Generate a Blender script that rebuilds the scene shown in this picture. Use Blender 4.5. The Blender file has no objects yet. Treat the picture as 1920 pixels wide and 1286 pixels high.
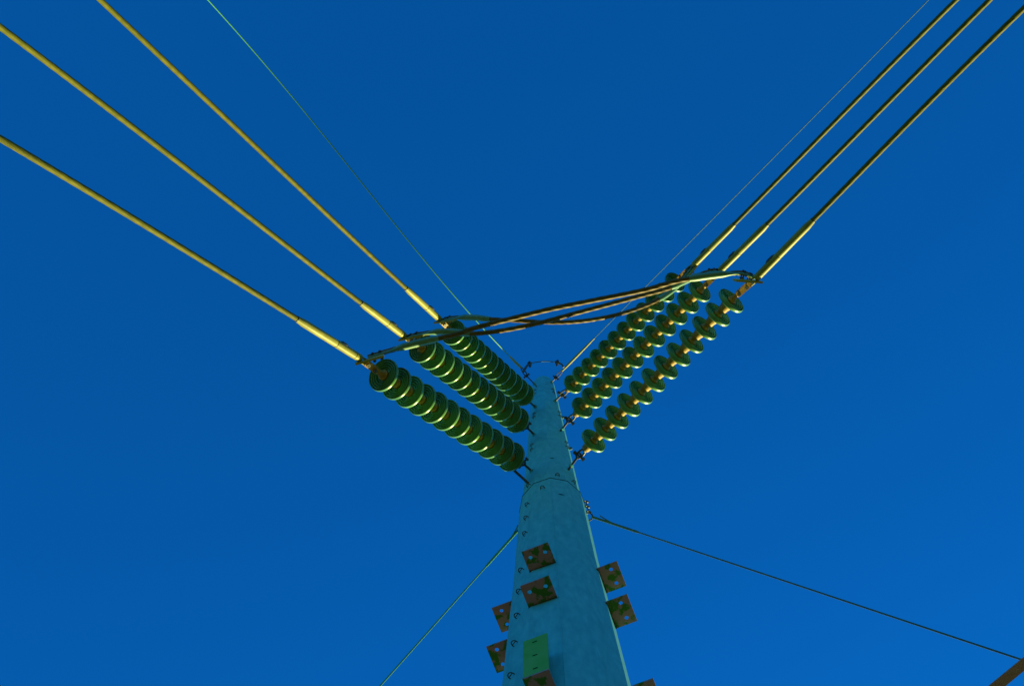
import bpy, math, random
from mathutils import Vector, Matrix, Quaternion
import numpy as np
random.seed(4)
R = math.radians
sc = bpy.context.scene
COL = sc.collection

# ------------------------------------------------------------------ camera
cd = bpy.data.cameras.new('camera')
cam = bpy.data.objects.new('camera', cd); COL.objects.link(cam)
cd.sensor_width = 36.0
cd.lens = 36.0 * 2529.45 / 1920.0
cd.clip_start = 0.05; cd.clip_end = 4000
right = Vector((0.99789739, -0.06408891, 0.00966513))
up = Vector((-0.0648136, -0.98673972, 0.14880835))
fwd = Vector((0.0, 0.1491219, 0.98881882))
m = Matrix.Identity(4)
for i in range(3):
    m[i][0] = right[i]; m[i][1] = up[i]; m[i][2] = -fwd[i]
m[2][3] = 1.6
cam.matrix_world = m
sc.camera = cam

# ------------------------------------------------------------------ light
SUN_EL, SUN_AZ = R(11.0), R(30.0)          # azimuth from +Y towards +X
w = bpy.data.worlds.new('World'); sc.world = w; w.use_nodes = True
nt = w.node_tree; nt.nodes.clear()
out = nt.nodes.new('ShaderNodeOutputWorld'); bg = nt.nodes.new('ShaderNodeBackground')
sky = nt.nodes.new('ShaderNodeTexSky'); sky.sky_type = 'NISHITA'; sky.sun_disc = False
sky.sun_elevation = SUN_EL; sky.sun_rotation = SUN_AZ
sky.ozone_density = 6.0; sky.dust_density = 0.3; sky.air_density = 1.0
tint = nt.nodes.new('ShaderNodeMix'); tint.data_type = 'RGBA'; tint.blend_type = 'MULTIPLY'
tint.inputs[0].default_value = 1.0
tint.inputs[7].default_value = (0.035, 0.68, 1.0, 1)
nt.links.new(sky.outputs[0], tint.inputs[6]); nt.links.new(tint.outputs[2], bg.inputs[0])
nt.links.new(bg.outputs[0], out.inputs[0])
bg.inputs[1].default_value = 0.1
sl = bpy.data.lights.new('sun', 'SUN'); sl.energy = 4.0; sl.angle = R(0.5); sl.color = (1.0, 0.87, 0.34)
so = bpy.data.objects.new('sun', sl); COL.objects.link(so)
sdir = Vector((math.sin(SUN_AZ) * math.cos(SUN_EL), math.cos(SUN_AZ) * math.cos(SUN_EL), math.sin(SUN_EL)))
so.rotation_euler = sdir.to_track_quat('Z', 'Y').to_euler(); so.location = sdir * 60
vs = sc.view_settings
vs.view_transform = 'Standard'; vs.look = 'None'; vs.exposure = 1.5; vs.gamma = 1.0; vs.use_curve_mapping = False

# ------------------------------------------------------------------ materials
def mat(name, c1, c2, scale=20., rough=.5, metal=0., spec=.4, bump=0., bscale=80., detail=4., pos=(.35, .65), stretch=None):
    M = bpy.data.materials.new(name); M.use_nodes = True
    t = M.node_tree; b = t.nodes['Principled BSDF']
    b.inputs['Roughness'].default_value = rough; b.inputs['Metallic'].default_value = metal
    b.inputs['Specular IOR Level'].default_value = spec
    tc = t.nodes.new('ShaderNodeTexCoord'); mp = t.nodes.new('ShaderNodeMapping')
    if stretch: mp.inputs['Scale'].default_value = stretch
    t.links.new(tc.outputs['Object'], mp.inputs[0])
    n = t.nodes.new('ShaderNodeTexNoise'); n.inputs['Scale'].default_value = scale; n.inputs['Detail'].default_value = detail
    r = t.nodes.new('ShaderNodeValToRGB')
    r.color_ramp.elements[0].color = (*c1, 1); r.color_ramp.elements[1].color = (*c2, 1)
    r.color_ramp.elements[0].position, r.color_ramp.elements[1].position = pos
    t.links.new(mp.outputs[0], n.inputs[0]); t.links.new(n.outputs[0], r.inputs[0]); t.links.new(r.outputs[0], b.inputs['Base Color'])
    if bump:
        n2 = t.nodes.new('ShaderNodeTexNoise'); n2.inputs['Scale'].default_value = bscale; n2.inputs['Detail'].default_value = 3
        bp = t.nodes.new('ShaderNodeBump'); bp.inputs['Strength'].default_value = bump; bp.inputs['Distance'].default_value = .004
        t.links.new(mp.outputs[0], n2.inputs[0]); t.links.new(n2.outputs[0], bp.inputs['Height']); t.links.new(bp.outputs[0], b.inputs['Normal'])
    return M
MG = mat('galvanised_pole', (.08, .385, .355), (.125, .49, .44), 26., .7, .0, .06, .12, 90., 12., (.3, .7), (1, 1, .28))
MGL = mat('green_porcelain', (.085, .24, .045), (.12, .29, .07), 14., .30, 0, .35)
def rib_glint_rings(M):
    # light catching each underside rib crest, painted into the colour as a paler ring
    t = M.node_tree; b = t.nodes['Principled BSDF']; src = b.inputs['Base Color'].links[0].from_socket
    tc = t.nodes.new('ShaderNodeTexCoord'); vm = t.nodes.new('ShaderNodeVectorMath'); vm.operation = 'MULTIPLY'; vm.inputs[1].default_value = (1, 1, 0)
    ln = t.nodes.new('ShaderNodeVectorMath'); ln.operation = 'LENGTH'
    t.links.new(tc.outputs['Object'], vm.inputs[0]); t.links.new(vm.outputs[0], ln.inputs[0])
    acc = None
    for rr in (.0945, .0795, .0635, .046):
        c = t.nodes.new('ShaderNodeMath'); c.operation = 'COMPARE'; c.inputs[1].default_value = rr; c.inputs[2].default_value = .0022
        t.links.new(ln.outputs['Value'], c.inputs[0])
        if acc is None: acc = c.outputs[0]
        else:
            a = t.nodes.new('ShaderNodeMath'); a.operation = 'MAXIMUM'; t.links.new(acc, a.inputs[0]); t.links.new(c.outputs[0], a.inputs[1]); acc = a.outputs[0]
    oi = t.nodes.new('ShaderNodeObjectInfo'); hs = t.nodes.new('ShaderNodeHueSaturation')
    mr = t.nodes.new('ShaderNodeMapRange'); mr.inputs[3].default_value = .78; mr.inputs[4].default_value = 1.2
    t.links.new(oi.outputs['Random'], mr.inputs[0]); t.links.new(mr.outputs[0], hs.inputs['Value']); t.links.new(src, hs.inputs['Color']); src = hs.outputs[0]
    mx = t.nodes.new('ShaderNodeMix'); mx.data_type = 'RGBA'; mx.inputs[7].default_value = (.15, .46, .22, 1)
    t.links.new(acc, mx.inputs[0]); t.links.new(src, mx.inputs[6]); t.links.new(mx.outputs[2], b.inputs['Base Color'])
rib_glint_rings(MGL)
MCAP = mat('rusty_cap', (.30, .165, .015), (.40, .25, .03), 30., .6, .0, .3, .3, 150.)
MAL = mat('aluminium_strand', (.095, .098, .004), (.14, .135, .008), 25., .6, .0, .12)
MCB = mat('jumper_strand', (.10, .07, .010), (.16, .10, .014), 30., .55, .0, .15)
MSL = mat('aluminium_sleeve', (.235, .225, .020), (.32, .305, .035), 12., .5, .0, .25, .1, 90.)
MPAD = mat('terminal_metal', (.09, .24, .10), (.14, .28, .12), 20., .42, .0, .5)
MDK = mat('dark_hardware', (.03, .04, .03), (.08, .08, .04), 40., .5, .0, .4, .2, 120.)
MGUY = mat('guy_strand', (.04, .22, .05), (.07, .28, .08), 60., .5, 0, .3)
MGD = mat('dark_guy_strand', (.03, .07, .03), (.06, .10, .03), 60., .5, 0, .3)
MSG = mat('green_shield_strand', (.08, .36, .10), (.10, .40, .12), 60., .45, 0, .3)
MST = mat('shield_strand', (.07, .16, .16), (.09, .19, .19), 60., .8, 0, .1)
MPL = mat('rusty_plate', (.42, .225, .20), (.06, .19, .02), 22., .7, 0, .2, .2, 100., 3., (.50, .56))
def vary(M):
    t = M.node_tree; mp = [n for n in t.nodes if n.type == 'MAPPING'][0]; oi = t.nodes.new('ShaderNodeObjectInfo'); cb = t.nodes.new('ShaderNodeCombineXYZ')
    mu = t.nodes.new('ShaderNodeMath'); mu.operation = 'MULTIPLY'; mu.inputs[1].default_value = 37.
    t.links.new(oi.outputs['Random'], mu.inputs[0])
    for i in range(3): t.links.new(mu.outputs[0], cb.inputs[i])
    t.links.new(cb.outputs[0], mp.inputs['Location'])
vary(MPL)
MGP = mat('green_plate', (.09, .38, .02), (.15, .42, .05), 9., .5, 0, .3)
MBR = mat('rusty_bar', (.33, .18, .17), (.38, .22, .20), 30., .7, 0, .2, .2, 100.)
MBK = mat('dark_gap', (.008, .012, .018), (.012, .016, .02), 20., .8, 0, .1)
MGR = mat('dry_grass_ground', (.13, .14, .045), (.09, .10, .03), .6, .95, 0, .1, .4, 6., 8.)

# ------------------------------------------------------------------ mesh helpers
class MB:
    def __init__(s): s.v = []; s.f = []
    def add(s, vs, fs):
        o = len(s.v); s.v += [tuple(x) for x in vs]; s.f += [tuple(i + o for i in f) for f in fs]
    def tube(s, pts, rad, seg=12, lobes=0, twist=0., lobe=.07, caps=True, closed=False):
        pts = [Vector(p) for p in pts]; n = len(pts)
        rads = rad if isinstance(rad, (list, tuple)) else [rad] * n
        t0 = (pts[1] - pts[0]).normalized()
        a = Vector((0, 0, 1)) if abs(t0.z) < .9 else Vector((1, 0, 0))
        u = (a - t0 * a.dot(t0)).normalized(); vs = []; L = 0.
        for i, p in enumerate(pts):
            if closed: t = (pts[(i + 1) % n] - pts[i - 1]).normalized()
            else: t = (pts[min(i + 1, n - 1)] - pts[max(i - 1, 0)]).normalized()
            u = (u - t * u.dot(t)).normalized(); b = t.cross(u)
            if i: L += (p - pts[i - 1]).length
            for k in range(seg):
                th = 2 * math.pi * k / seg
                r = rads[i]
                if lobes: r *= 1 + lobe * math.cos(lobes * (th - twist * L)) - lobe * .3
                vs.append(p + (u * math.cos(th) + b * math.sin(th)) * r)
        fs = []
        for i in range(n if closed else n - 1):
            j = (i + 1) % n
            for k in range(seg):
                q = (k + 1) % seg
                fs.append((i * seg + k, i * seg + q, j * seg + q, j * seg + k))
        if caps and not closed:
            fs.append(tuple(reversed(range(seg)))); fs.append(tuple((n - 1) * seg + k for k in range(seg)))
        s.add(vs, fs); return s
    def box(s, c, ax, ay, az, hx, hy, hz):
        c = Vector(c); vs = [c + ax * (hx * i) + ay * (hy * j) + az * (hz * k) for i in (-1, 1) for j in (-1, 1) for k in (-1, 1)]
        s.add(vs, [(0, 1, 3, 2), (4, 6, 7, 5), (0, 4, 5, 1), (2, 3, 7, 6), (0, 2, 6, 4), (1, 5, 7, 3)]); return s
    def lathe(s, prof, M=None, seg=40):
        # prof: (r, z) list along local z
        vs = []; fs = []; n = len(prof)
        for (r, z) in prof:
            for k in range(seg):
                th = 2 * math.pi * k / seg; v = Vector((r * math.cos(th), r * math.sin(th), z))
                vs.append(M @ v if M else v)
        for i in range(n - 1):
            for k in range(seg):
                q = (k + 1) % seg; fs.append((i * seg + k, i * seg + q, (i + 1) * seg + q, (i + 1) * seg + k))
        fs.append(tuple(reversed(range(seg)))); fs.append(tuple((n - 1) * seg + k for k in range(seg)))
        s.add(vs, fs); return s
    def ring(s, c, nrm, R_, r, seg=20, ts=8, arc=None):
        c = Vector(c); nrm = Vector(nrm).normalized(); a = nrm.orthogonal().normalized(); b = nrm.cross(a)
        if arc is None:
            s.tube([c + (a * math.cos(t) + b * math.sin(t)) * R_ for t in [2 * math.pi * k / seg for k in range(seg)]], r, ts, closed=True)
        return s
    def nut(s, c, ax, r, h):
        ax = Vector(ax).normalized(); c = Vector(c)
        s.tube([c - ax * h / 2, c + ax * h / 2], r, 6); return s
    def build(s, name, material, parent=None, loc=(0, 0, 0), smooth=40.):
        me = bpy.data.meshes.new(name); L = Vector(loc)
        me.from_pydata([tuple(Vector(v) - L) for v in s.v], [], s.f); me.update()
        me.validate()
        import bmesh
        bm = bmesh.new(); bm.from_mesh(me); bmesh.ops.recalc_face_normals(bm, faces=bm.faces); bm.to_mesh(me); bm.free()
        if smooth:
            me.shade_smooth() if hasattr(me, 'shade_smooth') else None
            try: me.set_sharp_from_angle(angle=R(smooth))
            except Exception: pass
        me.materials.append(material)
        o = bpy.data.objects.new(name, me); COL.objects.link(o); o.location = loc
        if parent is not None:
            o.parent = parent
            P = parent; off = Vector((0, 0, 0))
            while P is not None: off += Vector(P.location); P = P.parent
            o.location = L - off
        return o
def thing(name, loc, label, cat, group=None):
    o = bpy.data.objects.new(name, None); COL.objects.link(o); o.location = loc; o.empty_display_size = .2
    o['label'] = label; o['category'] = cat
    if group: o['group'] = group
    return o
def cr(P, n=10):
    P = [Vector(p) for p in P]; Q = [P[0] * 2 - P[1]] + P + [P[-1] * 2 - P[-2]]; o = []
    for i in range(1, len(Q) - 2):
        a, b, c, d = Q[i - 1:i + 3]
        for k in range(n):
            t = k / n
            o.append(.5 * (2 * b + (c - a) * t + (2 * a - 5 * b + 4 * c - d) * t * t + (3 * b - a - 3 * c + d) * t ** 3))
    return o + [P[-1]]

# ------------------------------------------------------------------ ground
g = MB(); N = 40; S = 900.
for i in range(N + 1):
    for j in range(N + 1): g.v.append((-S + 2 * S * i / N, -S + 2 * S * j / N, 0))
for i in range(N):
    for j in range(N): a = i * (N + 1) + j; g.f.append((a, a + N + 1, a + N + 2, a + 1))
go = g.build('ground', MGR); go['kind'] = 'structure'

# ------------------------------------------------------------------ pole
PX, PY = .3672, 2.6014
AX = Vector((PX, PY, 0))
def hv(az): return Vector((math.sin(R(az)), math.cos(R(az)), 0))
ZS = 10.97
LOW = [(0., .535), (7.1, .333), (7.97, .308), (9.43, .267), (ZS, .238)]
UPP = [(ZS - .35, .229), (ZS, .2235), (12.2, .196), (13.65, .165), (15.86, .119)]
def rad(z):
    T = LOW if z < ZS else UPP
    return float(np.interp(z, [q[0] for q in T], [q[1] for q in T]))
pole = thing('steel_pole', (PX, PY, 0), 'tapered twelve sided teal steel pole carrying all the insulator strings', 'utility pole')
def prism(prof):
    b = MB()
    vs = []; fs = []
    for r, z in prof:
        for k in range(12):
            a = 8 + 30 * k; vs.append(AX + hv(a) * r + Vector((0, 0, z)))
    n = len(prof)
    for i in range(n - 1):
        for k in range(12):
            q = (k + 1) % 12; fs.append((i * 12 + k, i * 12 + q, (i + 1) * 12 + q, (i + 1) * 12 + k))
    fs.append(tuple(reversed(range(12)))); fs.append(tuple((n - 1) * 12 + k for k in range(12)))
    b.add(vs, fs); return b
PZ = (PX, PY, 0)
prism([(r, z) for z, r in LOW]).build('lower_shaft', MG, pole, PZ, smooth=20)
prism([(r, z) for z, r in UPP] + [(.112, 15.91), (.095, 15.945), (.06, 15.965), (.02, 15.97)]).build('upper_shaft', MG, pole, PZ, smooth=20)
prism([(.2395, ZS - .004), (.2405, ZS + .006), (.232, ZS + .010), (.222, ZS + .011)]).build('joint_shadow_band', MBK, pole, PZ, smooth=20)  # thin dark ring added to draw the shadow line at the slip joint
# long weld seam up one corner of the lower shaft
sp = [AX + hv(188) * (rad(z) + .0005) + Vector((0, 0, z)) for z in [.3 + (ZS - .35) * k / 60 for k in range(61)]]
MB().tube(sp, .0028, 8).build('weld_seam', MG, pole, PZ)
# horizontal mounting plates welded to the flats
CA15 = math.cos(R(15))
def plate(az, z, wd=.158, p=.122, th=.012):
    n = hv(az); t = Vector((n.y, -n.x, 0)); r = rad(z) * CA15
    c = AX + Vector((0, 0, z))
    hole = .0115; hp = [(-.042, .075), (.042, .075)]
    # plate with two round holes: built as a grid of quads round each hole
    b = MB()
    def half(sg):
        # half-plate from t=0 to t=sg*wd/2 with a centred hole
        x0, x1 = (0, wd / 2) if sg > 0 else (-wd / 2, 0)
        hx = sg * .044; hy = .074; K = 24; vs = []; fs = []
        y0, y1 = -.03, p
        ang = [2 * math.pi * k / K for k in range(K)]
        # outer loop: rays hitting the rectangle
        outer = []
        for a in ang:
            dx, dy = math.cos(a), math.sin(a); s_ = 1e9
            if dx > 1e-9: s_ = min(s_, (x1 - hx) / dx)
            if dx < -1e-9: s_ = min(s_, (x0 - hx) / dx)
            if dy > 1e-9: s_ = min(s_, (y1 - hy) / dy)
            if dy < -1e-9: s_ = min(s_, (y0 - hy) / dy)
            outer.append((hx + dx * s_, hy + dy * s_))
        for cx, cy in ((x0, y0), (x1, y0), (x1, y1), (x0, y1)):
            k = min(range(K), key=lambda i: (outer[i][0] - cx) ** 2 + (outer[i][1] - cy) ** 2); outer[k] = (cx, cy)
        inner = [(hx + hole * math.cos(a), hy + hole * math.sin(a)) for a in ang]
        for zz in (-th / 2, th / 2):
            for q in outer: vs.append(c + n * (r + q[1]) + t * q[0] + Vector((0, 0, zz)))
            for q in inner: vs.append(c + n * (r + q[1]) + t * q[0] + Vector((0, 0, zz)))
        for k in range(K):
            q = (k + 1) % K
            fs.append((k, q, K + q, K + k)); fs.append((2 * K + k, 3 * K + k, 3 * K + q, 2 * K + q))
            fs.append((K + k, K + q, 3 * K + q, 3 * K + k))
            mx = (outer[k][0] + outer[q][0]) / 2
            if abs(mx) > 1e-6: fs.append((k, 2 * K + k, 2 * K + q, q))
        b.add(vs, fs)
    half(1); half(-1)
    o = b.build('mounting_plate', MPL, pole, tuple(c + n * (r + .05)), smooth=20)
    w0 = c + n * (r + .002) - Vector((0, 0, .009))
    MB().tube([w0 + t * (wd * .5 * k / 8) + n * (.0015 * math.sin(k * 2.3)) for k in range(-8, 9)], [.0035 + .0012 * math.sin(k * 1.7) for k in range(17)], 8).build('weld_bead', MDK, o, tuple(w0))
    return o
for az, z in ((-155, 8.90), (-155, 8.27), (115, 9.13), (115, 8.54), (-65, 9.12), (-65, 8.53), (115, 7.37)): plate(az, z)
n = hv(-155); t = Vector((n.y, -n.x, 0))
pc = AX + n * (rad(7.03) * CA15 + .040) + Vector((0, 0, 7.03))
MB().box(pc, n, t, Vector((0, 0, 1)), .056, .060, .006).build('mounting_plate', MPL, pole, tuple(pc), smooth=None)
# green bracket standing on the lowest front plate
n = hv(-155); t = Vector((n.y, -n.x, 0))
rb = rad(7.25) * CA15
gb = MB()
zc, hh = 7.26, .215
cc = AX + n * (rb + .088) + t * .002 + Vector((0, 0, zc))
gb.box(cc, n, t, Vector((0, 0, 1)), .006, .058, hh)
go_ = gb.build('bracket_face', MGP, pole, tuple(cc), smooth=None)
for sg in (-1 if Vector((n.y, -n.x, 0)).x > 0 else 1,):
    wb = MB(); c2 = AX + n * (rb + .038) + t * (sg * .050) + Vector((0, 0, zc)); wb.box(c2, n, t, Vector((0, 0, 1)), .043, .006, hh - .012)
    wb.build('bracket_web', MG, go_, tuple(c2), smooth=None)
for dz in (-.15, 0., .16):
    wb = MB(); c2 = cc + n * .0065 + Vector((0, 0, dz)) + t * .002; wb.box(c2, n, t, Vector((0, 0, 1)), .0016, .011, .0028)
    wb.build('slot', MBK, go_, tuple(c2), smooth=None)
# D shaped step lugs
def lug(az, z, wd=.0145, pr=.015, r=.0029):
    n = hv(az); t = Vector((n.y, -n.x, 0)); c = AX + n * (rad(z) * .985) + Vector((0, 0, z))
    b = MB(); P = [c - n * .02 + t * wd]
    for k in range(9):
        a = math.pi * k / 8; P.append(c + t * (wd * math.cos(a)) + n * (.004 + pr * math.sin(a)))
    P.append(c - n * .02 - t * wd)
    b.tube(P, r, 8)
    b.tube([c + n * .006 + t * wd, c + n * .006 - t * wd], r * .9, 8)
    b.build('step_lug', MDK, pole, tuple(c))
for az, z in ((-129.5, 15.13), (-129.8, 14.92), (-133, 13.83), (-132.7, 13.66), (-129.8, 12.48), (-129, 12.31), (145, 15.12), (143, 14.95), (135.4, 13.95), (135.4, 13.77),
              (132.6, 12.63), (132.3, 12.46)): lug(az, z, .014, .012, .0027)
for az, z in ((174, 11.13), (137.7, 11.18), (-158, 10.72), (-125.4, 11.13), (-128.5, 10.52), (-127.5, 10.19), (-126.6, 9.83), (-123.4, 9.10),
              (-122.9, 8.72), (-123.0, 8.32), (-122.4, 7.92), (-121.6, 7.51)): lug(az, z)
# small weld scars
for az, z in ((-178, 11.72), (172, 10.52)):
    c = AX + hv(az) * rad(z) * .985 + Vector((0, 0, z)); tt = Vector((hv(az).y, -hv(az).x, 0))
    MB().tube([c - tt * .022, c, c + tt * .022], [.001, .0035, .001], 6).build('weld_scar', MBK, pole, tuple(c))
# eye bolts: rod out of the shaft ending in an eye
EL = [((.2074, 2.4637, 11.5477), (.1389, 2.4046, 11.5246)), ((.2366, 2.4719, 12.8659), (.1658, 2.4018, 12.8209)), ((.2546, 2.4737, 14.092), (.1834, 2.3929, 13.917))]
ER = [((.5062, 2.4046, 11.5402), (.5586, 2.3303, 11.5728)), ((.4796, 2.4387, 13.0016), (.534, 2.3599, 13.0021)), ((.4514, 2.4769, 14.4378), (.5079, 2.3933, 14.3501))]
def eyebolt(a, b, r=.0095, er=.019):
    a = Vector(a); b = Vector(b); d = (b - a).normalized()
    mb = MB(); mb.tube([a - d * .07, b - d * er], r, 12)
    side = d.cross(Vector((0, 0, 1))).normalized()
    mb.ring(b, d.cross(side), er, .0075)
    mb.build('eye_bolt', MDK, pole, tuple(a))
    MB().tube([a - d * .006, a + d * .008], .02, 6).build('bolt_nut', MG, pole, tuple(a))
for a, b in EL + ER: eyebolt(a, b)
GL0 = (.2577, 2.4755, 15.2837), (.170, 2.375, 15.17)
GR0 = (.4401, 2.4933, 15.5412), (.4802, 2.4339, 15.5101)
eyebolt(*GL0, r=.006, er=.014); eyebolt(*GR0, r=.006, er=.014)
# free peg on the left below the lowest string
p0, p1 = Vector((.0687, 2.4178, 11.359)), Vector((.1883, 2.4914, 11.265)); d = (p1 - p0).normalized()
mb = MB().tube([p0, p0 + d * .002, p1 + d * .06], [.008, .0105, .0105], 12); mb.build('peg', MDK, pole, tuple(p1))
# dome headed bolts on the far right edge
for az, z in ((108, 14.05), (108, 12.72)):
    c = AX + hv(az) * (rad(z) + .006) + Vector((0, 0, z)); q = hv(az)
    MB().tube([c - q * .02, c + q * .006, c + q * .014, c + q * .018], [.014, .014, .011, .004], 12).build('bolt_head', MST, pole, tuple(c))

# ------------------------------------------------------------------ insulator strings
PROF_SHELL = [(.040, -.040), (.052, -.040), (.070, -.035), (.090, -.028), (.106, -.021), (.1120, -.017), (.114, -.012), (.114, .001), (.1125, .005), (.109, .005), (.106, -.002), (.103, -.012),
              (.100, -.012), (.097, .002), (.0945, .006), (.092, .002), (.089, -.018), (.085, -.018), (.082, -.002), (.0795, .003), (.077, -.002), (.074, -.022), (.069, -.022), (.066, -.004), (.0635, .001), (.061, -.004),
              (.058, -.024), (.051, -.024), (.0485, -.008), (.046, -.004), (.0435, -.008), (.041, -.018), (.030, -.018), (.012, -.018)]
PROF_CAP = [(.012, -.113), (.024, -.113), (.033, -.108), (.036, -.098), (.036, -.082), (.040, -.070), (.043, -.056), (.045, -.040), (.047, -.034), (.030, -.030)]
PROF_PIN = [(.036, -.012), (.037, .004), (.030, .012), (.024, .022), (.022, .038), (.018, .046), (.004, .048)]
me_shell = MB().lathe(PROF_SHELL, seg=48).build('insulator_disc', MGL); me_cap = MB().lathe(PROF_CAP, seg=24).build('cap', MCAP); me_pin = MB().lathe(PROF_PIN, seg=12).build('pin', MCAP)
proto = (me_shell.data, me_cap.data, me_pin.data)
for o in (me_shell, me_cap, me_pin): bpy.data.objects.remove(o)
def ob(name, data, parent, loc=(0, 0, 0)):
    o = bpy.data.objects.new(name, data); COL.objects.link(o); o.parent = parent; o.location = loc; return o
def local_build(mb, name, material, parent, M):
    # mesh given in world coordinates, stored in parent's rotated frame
    Mi = M.inverted(); mb.v = [tuple(Mi @ Vector(v)) for v in mb.v]
    o = mb.build(name, material); o.parent = parent; return o
def string(first, last, eye, wire_end, label, group, ds=1.):
    a = Vector(first); b = Vector(last); d = (b - a).normalized(); sp = (b - a).length / 11
    root = thing('insulator_string', tuple(a), label, 'insulator string', group)
    q = d.to_track_quat('Z', 'Y'); root.rotation_mode = 'QUATERNION'; root.rotation_quaternion = q
    M = Matrix.Translation(a) @ q.to_matrix().to_4x4()
    for k in range(12):
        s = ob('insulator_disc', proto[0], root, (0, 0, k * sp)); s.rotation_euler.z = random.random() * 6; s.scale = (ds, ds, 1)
        ob('cap', proto[1], s); ob('pin', proto[2], s)
    eye = Vector(eye); side = d.cross(Vector((0, 0, 1))).normalized(); upv = side.cross(d)
    # shackle at the pole end
    top = a - d * .112
    sh = MB(); bolt_c = eye
    for sg in (-1, 1):
        sh.tube([bolt_c + side * (sg * .020), (bolt_c + top) / 2 + side * (sg * .020), top - d * .004 + side * (sg * .012)], [.0085, .0085, .008], 10)
    sh.tube([top - d * .012, top + d * .014], .017, 12)
    shk = local_build(sh, 'shackle', MDK, root, M)
    for sg in (-1, 1): pass
    bl = MB().tube([bolt_c - side * .052, bolt_c + side * .050], .0075, 10)
    bl.nut(bolt_c - side * .046, side, .0165, .014); bl.nut(bolt_c + side * .040, side, .0155, .012); bl.nut(bolt_c + side * .027, side, .0145, .006)
    local_build(bl, 'shackle_bolt', MDK, shk, M)
    # link plates at the wire end, up to the eye of the dead-end clamp
    e = Vector(wire_end); st = b + d * .046; ln = (e - st); dd = ln.normalized(); sd = dd.cross(Vector((0, 0, 1))).normalized(); uu = sd.cross(dd)
    lk = MB()
    lk.tube([st - d * .01, st + d * .030], [.017, .020], 12)
    for sg in (-1, 1):
        c = st + dd * (.02 + (ln.length * .62) / 2); lk.box(c + uu * (sg * .014), dd, sd, uu, ln.length * .31, .020, .0042)
    lko = local_build(lk, 'link_plate', MCAP, root, M)
    lb = MB()
    for f in (.14, .52):
        c = st + dd * (.02 + ln.length * f); lb.tube([c - uu * .032, c + uu * .032], .0075, 8); lb.nut(c - uu * .027, uu, .014, .010); lb.nut(c + uu * .026, uu, .014, .010)
    local_build(lb, 'link_bolt', MDK, lko, M)
    cv = MB(); c0 = st + dd * (.02 + ln.length * .52)
    for sg in (-1, 1):
        cv.tube([c0 + sd * 0 + uu * (sg * .001) + sd * (sg * .016), (c0 + e) / 2 + sd * (sg * .018), e + sd * (sg * .012)], .0065, 8)
    local_build(cv, 'clevis', MSL, root, M)
    return root
SL = [((.0463, 2.3248, 11.3716), (-.8257, 1.5729, 10.2668)), ((.0819, 2.3186, 12.6738), (-.6656, 1.5774, 11.5035)), ((.1314, 2.3339, 13.9127), (-.4973, 1.6208, 12.7284))]
SR = [((.6598, 2.1871, 11.4936), (1.4962, 1.0027, 10.8836)), ((.6346, 2.2142, 12.884), (1.4276, 1.0659, 12.0152)), ((.6048, 2.25, 14.1825), (1.3661, 1.1237, 13.1671))]
WL = [(-2.282345589515019, 1.7576, 2.20989, 3.75094, [-0.00769943446259395, 0.025789737131028587, -1.026031684290037, 11.90522802408188]),
      (-2.351903787190711, 1.6225, 2.01023, 4.24518, [-0.019723026016666013, 0.16247816930300316, -1.4912033566400071, 13.361625324716712]),
      (-2.4190315278699135, 1.4736, 1.85387, 4.31659, [-0.011830231549111411, 0.11698770337926845, -1.4276277955555847, 14.457495502246724])]
WR = [(2.5267262628750395, 2.1731, 2.69217, 4.34977, [-0.028473904620530677, 0.2503724810848538, -1.131498334979853, 12.29127992887795]),
      (2.5372188454694586, 2.0817, 2.5553, 4.46604, [-0.017593922345938085, 0.189644191928562, -1.2393845100645655, 13.798630661416976]),
      (2.5471623750766232, 1.9928, 2.45436, 4.51541, [-0.019547739153041446, 0.18459654182275423, -1.262730503624034, 14.889808783053882])]
GW = [(-2.426007660272118, .3841, .58904, 4.76533, [-0.05991837615554452, 0.5000580001855776, -1.5373862323694478, 15.756854149468575]),
      (2.548180707911721, .3070, .68323, 4.6139, [0.0046811689006221145, -0.02855327818564948, -0.7608858074802083, 15.680122726621327])]
def wpt(W, s): return Vector((PX + s * math.sin(W[0]), PY + s * math.cos(W[0]), float(np.polyval(W[4], s))))
def wpath(W, s0, ext=14., flat=.07):
    s1 = W[3]; P = [wpt(W, s0 + (s1 - s0) * k / 180) for k in range(181)]
    m0 = float(np.polyval(np.polyder(W[4]), s1)); z1 = P[-1].z; k = m0 * m0 / (4 * max(1.5, z1 - 4.0))
    for j in range(1, 121):
        s = ext * j / 120; P.append(Vector((PX + (s1 + s) * math.sin(W[0]), PY + (s1 + s) * math.cos(W[0]), z1 + m0 * s + k * s * s)))
    return P
LV = ['lowest', 'middle', 'topmost']
for l in range(3):
    string(*SL[l], EL[l][1], wpt(WL[l], WL[l][1]), LV[l] + ' of the three disc insulator strings left of the pole, ribs facing out', 'insulator strings on the pole', (1., .98, .97)[l])
    string(*SR[l], ER[l][1], wpt(WR[l], WR[l][1]), LV[l] + ' of the three disc insulator strings right of the pole, nearly edge on', 'insulator strings on the pole', (.92, .89, .86)[l])

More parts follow.
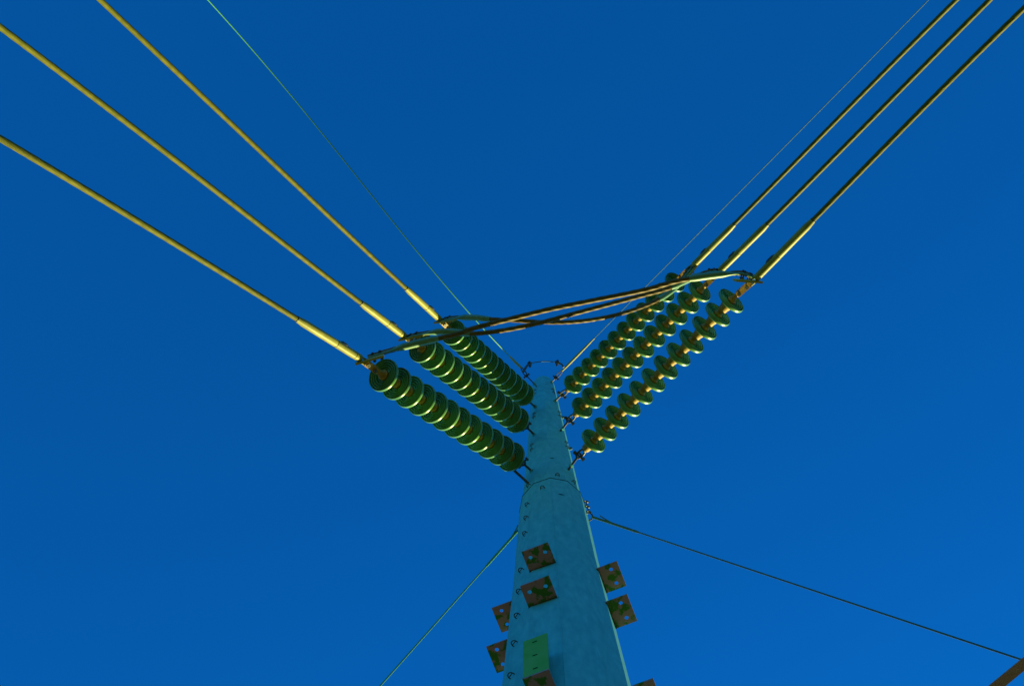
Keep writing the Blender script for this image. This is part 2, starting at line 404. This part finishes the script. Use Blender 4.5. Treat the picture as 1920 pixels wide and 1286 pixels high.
# ------------------------------------------------------------------ conductors with compression dead ends
def conductor(W, side_txt, lvl, jdir, rw=.0165, rs=.026):
    a = wpt(W, W[1]); b = wpt(W, W[2]); d = (b - a).normalized(); Ls = (b - a).length
    root = thing('conductor', tuple(a), f'{lvl} of the three thick stranded wires running off to the upper {side_txt}', 'power line', 'thick wires leaving the pole')
    MB().tube(wpath(W, W[2] - .05), rw, 24, lobes=8, twist=9., lobe=.045).build('strand', MAL, root, tuple(a))
    s = MB(); P = []; rr = []
    for f, r in ((0, .7), (.012, 1.), (.02, 1.), (.10, 1.), (.103, .93), (.109, .93), (.112, 1.), (.40, 1.), (.403, .93), (.409, .93), (.412, .96), (.90, .96), (.97, .80), (1., .74)):
        P.append(wpt(W, W[1] + (W[2] - W[1]) * f)); rr.append(rs * r)
    s.tube(P, rr, 24); sl_ = s.build('dead_end_sleeve', MSL, root, tuple(a))
    c = wpt(W, W[1] + (W[2] - W[1]) * .30); upn = (Vector((0, -.5, 1)) - d * Vector((0, -.5, 1)).dot(d)).normalized()
    pv = d.cross(Vector(c - Vector((0, 0, 1.6))).normalized()).normalized()
    pv = pv if pv.y < 0 else -pv
    MB().tube([c - d * .06 + pv * rs * .55, c - d * .02 + pv * rs * .75, c + d * .02 + pv * rs * .75, c + d * .06 + pv * rs * .55], [.006, .016, .016, .006], 12).build('filler_plug', MDK, sl_, tuple(c))
    # dark crimp ring where the strand enters
    MB().tube([b - d * .010, b + d * .006], rw * 1.16, 20).build('collar', MDK, sl_, tuple(b))
    # terminal pad reaching towards the jumper
    j = Vector(jdir).normalized(); nn = j.cross(Vector((0, 0, 1))).normalized(); nn = nn if nn.y > 0 else -nn; u2 = nn.cross(j)
    pc = a + j * .055 + nn * .022
    MB().box(pc, j, nn, u2, .095, .007, .036).build('terminal_pad', MSL, root, tuple(pc), smooth=None)
    return root
J = [[[-.9413, 1.481, 10.3724], [-.7941, 1.4262, 10.3873], [-.5981, 1.3631, 10.4091], [-.3678, 1.2986, 10.4378], [-.2533, 1.2515, 10.4535], [-.022, 1.1801, 10.4873], [.2444, 1.1015, 10.5301], [.4764, 1.0431, 10.5707], [.8658, .9468, 10.6452], [1.0883, .8757, 10.6916], [1.3446, .8247, 10.7474], [1.5309, .8021, 10.7896], [1.6246, .8311, 10.8106]],
     [[-.7701, 1.4807, 11.3182], [-.6937, 1.4474, 11.2993], [-.5333, 1.4109, 11.2685], [-.4024, 1.4051, 11.2522], [-.2735, 1.404, 11.2439], [-.0613, 1.3653, 11.2474], [.1871, 1.3011, 11.2793], [.4392, 1.224, 11.3419], [.6941, 1.1504, 11.4342], [.9559, 1.0779, 11.5566], [1.1367, 1.0292, 11.6558], [1.3369, .9443, 11.7794], [1.4879, .8955, 11.8797], [1.5431, .9077, 11.9161]],
     [[-.5916, 1.5198, 12.633], [-.5022, 1.4786, 12.5673], [-.3157, 1.4491, 12.453], [-.2147, 1.4469, 12.4041], [.0204, 1.4342, 12.3267], [.3003, 1.4282, 12.3054], [.536, 1.409, 12.3481], [.7729, 1.3684, 12.4449], [.9665, 1.3181, 12.5611], [1.1677, 1.2456, 12.7138], [1.3212, 1.1529, 12.8515], [1.3992, 1.0659, 12.9302], [1.4731, .9737, 13.0091]]]
for l in range(3):
    conductor(WL[l], 'left', LV[l], Vector(J[l][2]) - Vector(J[l][0]))
    conductor(WR[l], 'right', LV[l], Vector(J[l][-3]) - Vector(J[l][-1]))

# ------------------------------------------------------------------ jumpers
JL = ['nearest dark jumper cable crossing between the lowest wires, straightest of the three', 'middle dark jumper cable slung between the middle wires', 'farthest jumper cable, sagging deepest between the topmost wires']
for l, P in enumerate(J):
    path = cr(P, 14); n = len(path)
    cum = [0.]
    for i in range(1, n): cum.append(cum[-1] + (path[i] - path[i - 1]).length)
    T = cum[-1]
    root = thing('jumper_cable', tuple(path[0]), JL[l], 'jumper cable', 'jumper cables')
    MB().tube(path, .0165, 24, lobes=6, twist=14., lobe=.10).build('cable', MCB, root, tuple(path[0]))
    def at(s):
        i = max(1, min(n - 1, int(np.searchsorted(cum, s)))); f = (s - cum[i - 1]) / (cum[i] - cum[i - 1]); return path[i - 1].lerp(path[i], f)
    for rev in (0, 1):
        F = (lambda s: at(T - s)) if rev else at
        ls = .48
        pts = [F(ls * k / 12) for k in range(13)]
        j = (pts[3] - pts[0]).normalized()
        b = MB()
        # flattened flare tongue turning into a round barrel
        vs = []; fs = []; SEG = 20
        side0 = j.cross(Vector((0, 0, 1))).normalized(); side0 = side0 if side0.y > 0 else -side0
        for k, p in enumerate(pts):
            tt = (pts[min(k + 1, 12)] - pts[max(k - 1, 0)]).normalized(); sd = (side0 - tt * side0.dot(tt)).normalized(); uu = sd.cross(tt)
            f = k / 12
            if f < .30: A, B = .008, .042
            elif f < .5: q = (f - .30) / .2; A, B = .007 + .018 * q, .042 - .017 * q
            elif f < .93: A = B = .025
            else: A = B = .020
            for i in range(SEG):
                th = 2 * math.pi * i / SEG
                ct, st = math.cos(th), math.sin(th)
                e = .45 if f < .30 else 1.
                vs.append(p + sd * (A * math.copysign(abs(ct) ** e, ct)) + uu * (B * math.copysign(abs(st) ** e, st)))
        for k in range(12):
            for i in range(SEG): q = (i + 1) % SEG; fs.append((k * SEG + i, k * SEG + q, (k + 1) * SEG + q, (k + 1) * SEG + i))
        fs.append(tuple(reversed(range(SEG)))); fs.append(tuple(12 * SEG + i for i in range(SEG)))
        b.add(vs, fs); ts = b.build('terminal_sleeve', MPAD, root, tuple(pts[0]))
        for s_, h in ((.035, .016), (.035, -.016), (.085, .016), (.085, -.016)):
            c = F(s_); uu = side0.cross(j); c = c + uu * h + side0 * .010
            bb = MB().tube([c - side0 * .032, c + side0 * .034], .0055, 8); bb.nut(c - side0 * .024, side0, .011, .009); bb.nut(c + side0 * .026, side0, .011, .009)
            bb.build('bolt', MDK, ts, tuple(c))

# ------------------------------------------------------------------ shield wires
for i, W in enumerate(GW):
    sd_ = ('left', 'right')[i]
    a = wpt(W, W[1]); b = wpt(W, W[2]); e = Vector((GL0, GR0)[i][1])
    root = thing('shield_wire', tuple(e), f'thin shield wire from the pole tip to the upper {sd_}', 'shield wire', 'thin wires at the pole top')
    MB().tube(wpath(W, W[2] - .03), (.0052, .0038)[i], 10, lobes=5, twist=25., lobe=.1).build('strand', (MSG, MST)[i], root, tuple(e))
    pts = [wpt(W, W[1] + (W[2] + (.0, .45)[i] * .3 - W[1]) * k / 8) for k in range(9)]
    MB().tube(pts, [.009, .012, .013, .013, .013, .012, .011, .009, .0065], 12).build('grip', MSL, root, tuple(a))
    d = (a - e).normalized(); s2 = d.cross(Vector((0, 0, 1))).normalized()
    sh = MB()
    for sg in (-1, 1): sh.tube([e + s2 * sg * .014, (e + a) / 2 + s2 * sg * .014, a + s2 * sg * .008], .0055, 8)
    so_ = sh.build('shackle', MDK, root, tuple(e))
    bl = MB().tube([e - s2 * .036, e + s2 * .036], .0055, 8); bl.nut(e - s2 * .031, s2, .012, .010); bl.nut(e + s2 * .029, s2, .011, .009)
    bl.build('shackle_bolt', MDK, so_, tuple(e))
ar = [(.1329, 2.3321, 15.15), (.1681, 2.2859, 15.25), (.1949, 2.2736, 15.32), (.2611, 2.2657, 15.4), (.3446, 2.26, 15.45), (.4278, 2.2574, 15.45), (.4819, 2.254, 15.4), (.5255, 2.2624, 15.35), (.5478, 2.286, 15.3)]
root = thing('bonding_jumper', ar[0], 'short arched wire looping over the pole tip between two clamps', 'bonding wire')
pa = cr(ar, 8)
MB().tube(pa, .0052, 10).build('loop', MST, root, ar[0])
MB().tube(cr(ar[0:3], 6), [.013] * 5 + [.012] * 8, 10).build('tail', MDK, root, ar[0])
MB().tube(cr(ar[6:9], 6), [.009] * 13, 10).build('tail', MDK, root, ar[7])
for k in (2, 6):
    c = Vector(ar[k]); b = MB()
    tt = (Vector(ar[k + 1]) - Vector(ar[k - 1])).normalized(); s2 = tt.cross(Vector((0, 0, 1))).normalized()
    b.box(c, tt, s2, s2.cross(tt), .020, .016, .014)
    b.tube([c - s2 * .040, c + s2 * .024], .006, 8); b.nut(c - s2 * .026, s2, .014, .012); b.nut(c + s2 * .022, s2, .012, .010)
    b.build('clamp', MDK, root, tuple(c))

# ------------------------------------------------------------------ guys
def guy(a, b, label, rg, grip_len, tail_side, MGUY=MGUY):
    a = Vector(a); b = Vector(b); d = (b - a).normalized(); L = a.z / -d.z; e = a + d * L
    root = thing('guy_wire', tuple(a), label, 'guy wire', 'guy wires')
    N = 80; side = d.cross(Vector((0, 0, 1))).normalized(); P = []
    for k in range(N + 1):
        f = k / N; P.append(a + d * (L * f) - Vector((0, 0, .0)))
    MB().tube(P, rg, 10, lobes=0).build('strand', MGUY, root, tuple(a))
    # preformed grip: two helical legs wrapped around the strand, one free tail
    gp = MB().tube([a + d * (grip_len * k / 60) for k in range(61)], [rg * 1.75] * 58 + [rg * 1.5] * 2 + [rg * 1.05], 20, lobes=5, twist=30., lobe=.06)
    gp.build('grip', MGUY, root, tuple(a))
    c = a + d * (.16 if tail_side else .06)
    ts = side * tail_side if tail_side else side * -1
    MB().tube([c - d * .06 + ts * .028, c - d * .02 + ts * .018, c + d * .05 + ts * .008, c + d * .10 + ts * .003], rg * .9, 8).build('strand_tail', MGUY, root, tuple(c))
    return root
guy((.6367, 2.5539, 10.694), (2.4385, 2.2362, 7.6332), 'dark guy wire running from a ring on the pole down to the lower right corner', .0048, .55, 1, MGD)
guy((.1382, 2.7232, 10.8686), (-.6269, 3.13, 8.9198), 'green guy wire slanting from behind the pole to the lower left edge', .0048, .60, 0)
# ring and short chain that hold the right guy
c = Vector((.612, 2.560, 10.72))
MB().ring(c, fwd + Vector((.25, .1, 0)), .026, .0055, 24, 8).build('guy_ring', MDK, pole, tuple(c))
ch = AX + hv(104) * (rad(10.8) + .012)
for k in range(5):
    q = Vector((ch.x, ch.y, 10.77 + .055 * k)) + hv(194) * (.004 * k) - hv(104) * (.0015 * k)
    MB().ring(q, hv(104) if k % 2 else hv(104 + 70), .017, .0045, 14, 6).build('chain_link', MDK, pole, tuple(q))

# ------------------------------------------------------------------ rusty angle bar in the corner, on two posts out of the picture
b0, b1 = Vector((2.0457, 2.0955, 6.9)), Vector((2.1787, 1.9581, 6.9)); d = (b1 - b0).normalized(); mid = (b0 + b1) / 2
nn = Vector((d.y, -d.x, 0)); nn = nn if nn.x > 0 else -nn
A = mid - d * 1.3; B = mid + d * 1.3
root = thing('angle_bar', (A.x, A.y, 0), 'rusty brown steel bar slanting across the bottom right corner in front of the guy wire', 'steel bar')
ab = MB(); cc = (A + B) / 2
ab.box(cc + nn * .021, d, nn, Vector((0, 0, 1)), 1.3, .0205, .0025)
ab.box(cc + nn * .044 + Vector((0, 0, .018)), d, nn, Vector((0, 0, 1)), 1.3, .0025, .0205)
ab.build('bar', MBR, root, tuple(cc), smooth=None)
for E_ in (A, B):
    MB().tube([(E_.x + nn.x * .02, E_.y + nn.y * .02, 0), (E_.x + nn.x * .02, E_.y + nn.y * .02, 6.893)], .04, 16).build('post', MBR, root, (E_.x, E_.y, 0))
